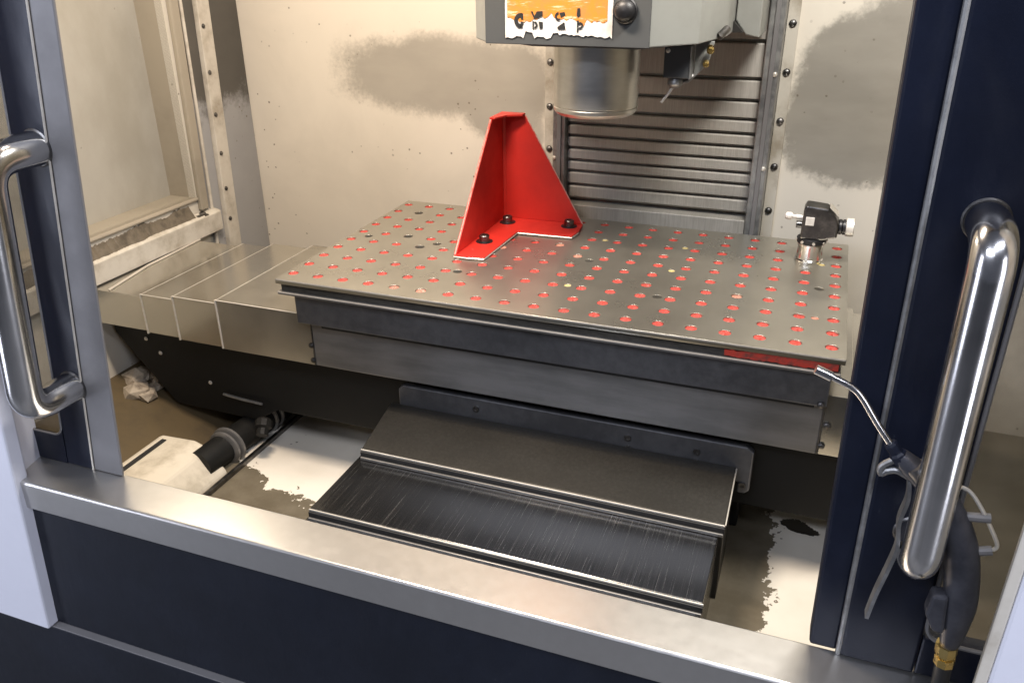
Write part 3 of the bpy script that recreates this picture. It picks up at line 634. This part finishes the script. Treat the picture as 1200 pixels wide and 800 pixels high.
finish('pictogram', mark(arc(0.3830, 0.4170, 0.0035, 0.0085, 80, 280), [(0.3835, 0.4255), (0.3865, 0.4250), (0.3868, 0.4185), (0.3840, 0.4180)], [(0.3835, 0.4160), (0.3872, 0.4155), (0.3855, 0.4090), (0.3830, 0.4085)]), 'ink', lb)
finish('pictogram', mark([(0.4015, 0.4275), (0.4040, 0.4275), (0.4065, 0.4225), (0.4095, 0.4275), (0.4170, 0.4280), (0.4175, 0.4235), (0.4120, 0.4205), (0.4060, 0.4195)], arc(0.4065, 0.4125, 0.0018, 0.0042, -90, 90), [(0.4040, 0.4170), (0.4056, 0.4170), (0.4056, 0.4080), (0.4040, 0.4080)], [(0.4120, 0.4165), (0.4175, 0.4160), (0.4175, 0.4090), (0.4135, 0.4085)]), 'ink', lb)
finish('pictogram', mark(arc(0.4445, 0.4225, 0.0022, 0.0048, 90, 300), [(0.4455, 0.4265), (0.4520, 0.4275), (0.4535, 0.4240), (0.4475, 0.4215)], [(0.4430, 0.4110), (0.4520, 0.4165), (0.4535, 0.4085), (0.4440, 0.4085)]), 'ink', lb)
finish('pictogram', mark([(0.4745, 0.4315), (0.4780, 0.4320), (0.4785, 0.4235), (0.4755, 0.4215), (0.4738, 0.4240)], arc(0.4785, 0.4130, 0.0016, 0.0040, -120, 150), [(0.4745, 0.4185), (0.4762, 0.4190), (0.4762, 0.4060), (0.4745, 0.4055)]), 'ink', lb)
# coolant nozzle block under the right side
nb = finish('nozzle_block', box(0.588, 0.629, 0.235, 0.275, 0.325, 0.3752, 0.0015), 'head_dark', sh)
finish('block_edge', box(0.6292, 0.6318, 0.234, 0.274, 0.324, 0.3750, 0.0008), 'rail', nb)
finish('block_screw', dome_bolt((0, -1, 0), 0.003, 0.0025), 'lip', nb, True, (0, 0, 0)).location = Vector((0.594, 0.2349, 0.367)) - WORLD[nb.name]
finish('nozzle_ball', lathe([(0.010, 0), (0.0125, 0.004), (0.0125, 0.011), (0.009, 0.015), (0.004, 0.017)], (0.606, 0.25, 0.3245), (0.05, -0.1, -1), 16), 'rail', nb, True)
finish('nozzle_pipe', tube([(0.604, 0.248, 0.3105), (0.598, 0.246, 0.300), (0.587, 0.243, 0.285)], 0.0022, 8), 'lip', nb, True)
finish('nozzle_elbow', tube([(0.615, 0.252, 0.316), (0.625, 0.256, 0.3195), (0.632, 0.262, 0.327)], 0.004, 8), 'rail', nb, True)
finish('mount_gusset', prism([(0.6330, 0.3800), (0.6330, 0.322), (0.646, 0.337), (0.656, 0.352), (0.662, 0.3800)], 0.262, 0.268, 'xz', 0.001), 'head_grey', sh)
finish('brass_fitting', lathe([(0.0055, 0), (0.0062, 0.002), (0.0062, 0.011), (0.004, 0.013)], (0.657, 0.255, 0.371), (0.2, -1, -0.3), 8), 'brass', sh)
finish('brass_fitting', lathe([(0.0045, 0), (0.0052, 0.002), (0.0052, 0.009), (0.003, 0.011)], (0.652, 0.255, 0.349), (0.2, -1, -0.3), 8), 'brass', sh)
finish('hose_stub', tube([(0.664, 0.30, 0.384), (0.668, 0.28, 0.388), (0.675, 0.30, 0.396)], 0.006, 10), 'bolt', sh, True)
finish('shadow_gap', prism([(0.6725, 0.3815), (0.6725, 0.400), (0.690, 0.382)], 0.40, 0.50, 'xz', 0), 'hole_dark', sh)  # solid black wedge stands for the shade in the opening
finish('side_guard', prism([(0.674, 0.95), (0.674, 0.400), (0.693, 0.3765), (0.7165, 0.372), (0.7165, 0.95)], 0.42, 0.55, 'xz', 0.002), 'head_grey', sh)

# ------------------------------------------------------------------ sill, front panels, white pillars
si = thing('door_sill', (0.45, -0.48, -0.18), 'satin steel sill along the front of the opening above dark panels', 'sill')
finish('sill_cap', prism([(-0.452, -0.131), (-0.5115, -0.131), (-0.5137, -0.1332), (-0.512, -0.177), (-0.506, -0.177), (-0.452, -0.150)], -0.150, 1.10, 'yz', 0.0016), 'sill', si)
finish('inner_skirt', box(-0.49, 1.30, -0.451, -0.4465, -0.45, -0.1515, 0), 'navy_panel', si)
fpn = thing('front_panel', (0.45, -0.505, -0.40), 'dark navy front panel below the steel sill', 'panel')
finish('upper_sheet', box(-0.150, 1.10, -0.5045, -0.4955, -0.400, -0.1505, 0.002), 'navy_panel', fpn)
lp = thing('lower_panel', (0.45, -0.50, -0.60), 'black lower panel under the thin gap line at bottom left', 'panel')
finish('sheet', box(-0.60, 1.30, -0.512, -0.500, -0.75, -0.4045, 0.002), 'navy_panel', lp)
finish('top_edge', box(-0.60, 1.30, -0.5128, -0.5005, -0.4040, -0.4022, 0.0006), 'grey_seal', lp)
pi = thing('enclosure_pillar', (-0.3, -0.5, -0.4), 'bright white enclosure pillar at the left end of the sill', 'pillar')
finish('pillar_body', prism([(-0.60, -0.4005), (-0.1385, -0.4005), (-0.0185, 0.75), (-0.60, 0.75)], -0.522, -0.500, 'xz', 0.003), 'white', pi)
bm = bmesh.new()
lo = [bm.verts.new((x, y, -0.40)) for x, y in ((-0.1405, -0.4998), (-0.1525, -0.452), (-0.60, -0.452), (-0.60, -0.4998))]
hi = [bm.verts.new((x, y, 0.75)) for x, y in ((-0.0205, -0.4998), (-0.085, -0.452), (-0.60, -0.452), (-0.60, -0.4998))]
bm.faces.new(lo[::-1]); bm.faces.new(hi)
for k in range(4): bm.faces.new((lo[k], lo[(k + 1) % 4], hi[(k + 1) % 4], hi[k]))
finish('pillar_return', bm, 'white', pi)
pr2 = thing('enclosure_pillar', (1.2, -0.5, -0.4), 'pale enclosure pillar at the lower right edge beside the door', 'pillar')
finish('pillar_body', box(1.040, 1.40, -0.545, -0.515, -0.45, 0.75, 0.003), 'white', pr2)
finish('pillar_return', prism([(1.0305, -0.545), (1.0395, -0.545), (1.060, -0.47), (1.052, -0.47)], -0.45, 0.75, 'xy', 0.0015), 'flange', pr2)

# ------------------------------------------------------------------ sliding doors
def lean(p, z, y):  # left door stile leans slightly with height
    return p + 0.112 * (z + 0.137)
ld = thing('sliding_door', (-0.1, -0.44, -0.131), 'left navy sliding door with its window and long polished handle', 'door')
zb, zt = -0.1305, 0.75
def lx(p, z): return p + 0.1155 * (z - zb)
def bx_(z): return -0.0365 + 0.1435 * (z - zb)          # bead between stile and edge strip
def px_(z): return -0.0835 + 0.1280 * (z - zb)          # right edge of the pane
def ex_(z): return 0.0135 + 0.1175 * (z - zb)           # free edge of the door
finish('stile', prism([(bx_(zb), zb), (bx_(zt), zt), (px_(zt), zt), (px_(zb), zb)], -0.458, -0.452, 'xz', 0.002), 'navy', ld)
finish('edge_strip', prism([(ex_(zb), zb), (ex_(zt), zt), (bx_(zt) + 0.001, zt), (bx_(zb) + 0.001, zb)], -0.4575, -0.4535, 'xz', 0.0015), 'grey_seal', ld)
finish('edge_bead', tube([(bx_(zb), -0.4585, zb), (bx_(zt), -0.4585, zt)], 0.0014, 8), 'lip', ld, True)
# bottom rail with the rounded pane corner
rr = 0.018; cxr, czr = px_(-0.070) - rr, -0.068
corner = [(cxr + rr * math.cos(R(-a)), czr + rr * math.sin(R(-a))) for a in range(0, 91, 15)]
finish('bottom_rail', prism([(-0.40, zb), (px_(zb) - 0.0005, zb), (px_(czr) - 0.0003, czr + 0.004)] + corner + [(-0.40, czr - rr)], -0.458, -0.4525, 'xz', 0), 'navy', ld)
finish('pane_gasket', tube([(px_(0.7) - 0.001, -0.4575, 0.7), (px_(czr + 0.01) - 0.001, -0.4575, czr + 0.01)] + [(p[0] - 0.001, -0.4575, p[1] + 0.001) for p in corner] + [(-0.40, -0.4575, czr - rr + 0.001)], 0.0016, 6), 'grey_seal', ld, True)
finish('pane', prism([(-0.40, zb + 0.03), (px_(zb + 0.03) + 0.006, zb + 0.03), (px_(zt) + 0.006, zt), (-0.40, zt)], -0.4515, -0.4475, 'xz', 0), 'door_pane', ld)
def handle(parent, a, b, off, r):
    a, b = Vector(a), Vector(b)
    path = rounded([a, a + Vector((0, -off, 0)), b + Vector((0, -off, 0)), b], 0.062, 14)
    h = finish('handle', tube(path, r, 28), 'chrome', parent, True)
    for p in (a, b): finish('handle_collar', lathe([(r * 1.10, 0), (r * 1.10, 0.002), (r * 1.02, 0.0032)], p + Vector((0, 0.0015, 0)), (0, -1, 0), 28), 'bolt', h, True)
handle(ld, (0.0105, -0.458, 0.3175), (-0.0335, -0.458, 0.0020), 0.070, 0.0200)

rd = thing('sliding_door', (1.0, -0.44, -0.131), 'right navy sliding door with its window and long polished handle', 'door')
finish('edge_strip', prism([(0.9065, zb), (0.8870, zt), (0.9215, zt), (0.9335, zb)], -0.452, -0.425, 'xz', 0.003), 'navy', rd)
finish('edge_bead', tube([(0.9345, -0.455, zb), (0.9225, -0.455, zt)], 0.0028, 8), 'rail', rd, True)
finish('stile', prism([(0.9358, zb), (0.9240, zt), (1.0015, zt), (1.0045, zb)], -0.458, -0.438, 'xz', 0.003), 'navy', rd)
finish('bottom_rail', box(1.0050, 1.30, -0.457, -0.439, zb, -0.084, 0.002), 'navy', rd)
finish('pane_gasket', tube(rounded([(1.0035, -0.4585, 0.74), (1.0055, -0.4585, -0.084), (1.30, -0.4585, -0.084)], 0.02), 0.0022, 6), 'grey_seal', rd, True)
finish('pane', box(1.000, 1.30, -0.4520, -0.4480, -0.1, zt, 0), 'door_pane', rd)
handle(rd, (0.9705, -0.458, 0.3300), (0.9745, -0.458, 0.0350), 0.055, 0.0160)

# ------------------------------------------------------------------ air blow gun hanging by the right door
ag = thing('air_blow_gun', (0.99, -0.49, -0.10), 'black air blow gun with a bent steel nozzle hanging behind the right handle', 'air gun')
Y = -0.490
noz = smooth_path([(0.8679, Y, 0.1998), (0.884, Y, 0.1940), (0.8985, Y, 0.1876), (0.9075, Y, 0.1790), (0.922, Y, 0.1585), (0.937, Y, 0.1390)], 6)
finish('nozzle', tube(noz, 0.0030, 12), 'chrome', ag, True)
finish('nozzle_tip', lathe([(0.0022, -0.0005), (0.0042, 0), (0.0042, 0.014), (0.0032, 0.0150)], (0.8672, Y, 0.2001), (0.0161, 0, -0.0060), 14), 'chrome', ag, True)
finish('nozzle_nut', lathe([(0.0050, 0), (0.0058, 0.002), (0.0058, 0.010), (0.0075, 0.012), (0.0075, 0.020)], (0.9345, Y, 0.1425), (0.033, 0, -0.040), 8), 'navy', ag)
body = smooth_path([(0.944, Y, 0.1320), (0.957, Y, 0.1215), (0.970, Y, 0.1120), (0.9905, Y, 0.0860), (1.0065, Y, 0.0520), (1.0160, Y, 0.0080), (1.0185, Y, -0.0300), (1.0190, Y, -0.0560)], 5)
rads = [0.0070 + 0.0055 * min(1, i / 9) + 0.0018 * math.sin(max(0, i - 14) / 21 * math.pi) - 0.0050 * max(0, (i - 27) / 8) for i in range(len(body))]
finish('body', tube(body, rads, 18), 'gun', ag, True)
finish('valve_cap', lathe([(0.0085, 0), (0.0095, 0.003), (0.0095, 0.015), (0.0075, 0.018)], (0.957, Y - 0.004, 0.1275), (0.6, 0, -0.7), 14), 'bolt', ag, True)
finish('trigger_guard', tube(smooth_path([(0.950, Y, 0.131), (0.940, Y, 0.126), (0.9325, Y, 0.1185), (0.9330, Y, 0.1115), (0.9375, Y, 0.1150), (0.945, Y, 0.1170), (0.956, Y, 0.1120)], 5), 0.0032, 10), 'rail', ag, True)
lev = smooth_path([(0.955, Y, 0.1120), (0.9575, Y, 0.0920), (0.9550, Y, 0.0680), (0.9580, Y, 0.0420), (0.9550, Y, 0.0160), (0.9500, Y, -0.0150), (0.9470, Y, -0.0430)], 6)
b = bmesh.new(); prev = None
for i, p in enumerate(lev):
    wv, th = 0.006, 0.0016
    ring_ = [b.verts.new(p + Vector(q)) for q in ((-th, -wv, 0), (th, -wv, 0), (th, wv, 0), (-th, wv, 0))]
    if prev:
        for k in range(4): b.faces.new((prev[k], prev[(k + 1) % 4], ring_[(k + 1) % 4], ring_[k]))
    else: b.faces.new(ring_[::-1])
    prev = ring_
b.faces.new(prev)
finish('lever', b, 'rail', ag, True)
finish('grip_cap', prism([(0.993, 0.004), (1.006, 0.006), (1.010, -0.036), (1.000, -0.036), (0.991, -0.018)], Y - 0.012, Y + 0.004, 'xz', 0.003), 'gun', ag)
finish('fitting', lathe([(0.0095, 0), (0.0095, 0.010), (0.0075, 0.0105), (0.0075, 0.014), (0.0090, 0.0145), (0.0090, 0.0230), (0.007, 0.024)], (1.0175, Y, -0.0555), (0.08, 0, -1), 8), 'brass', ag)
finish('air_hose', tube(smooth_path([(1.0195, Y, -0.0795), (1.0205, Y, -0.100), (1.0200, Y - 0.008, -0.118), (1.018, Y - 0.045, -0.135), (1.016, Y - 0.060, -0.20), (1.02, Y - 0.06, -0.42)], 5), 0.0075, 12), 'rubber', ag, True)
finish('hanger_wire', tube(smooth_path([(0.995, Y, 0.112), (1.0025, Y, 0.1085), (1.014, Y, 0.094), (1.0285, Y, 0.070), (1.0325, Y, 0.0605), (1.0300, Y, 0.0560)], 5), 0.0018, 8), 'lip', ag, True)
finish('hanger_tab', tube([(1.003, Y, 0.0840), (1.022, Y, 0.0870)], 0.0042, 10), 'grey_seal', ag, True)
finish('hanger_tab', tube(smooth_path([(1.012, Y, 0.0500), (1.020, Y, 0.0520), (1.030, Y, 0.0555)], 4), 0.0042, 10), 'grey_seal', ag, True)
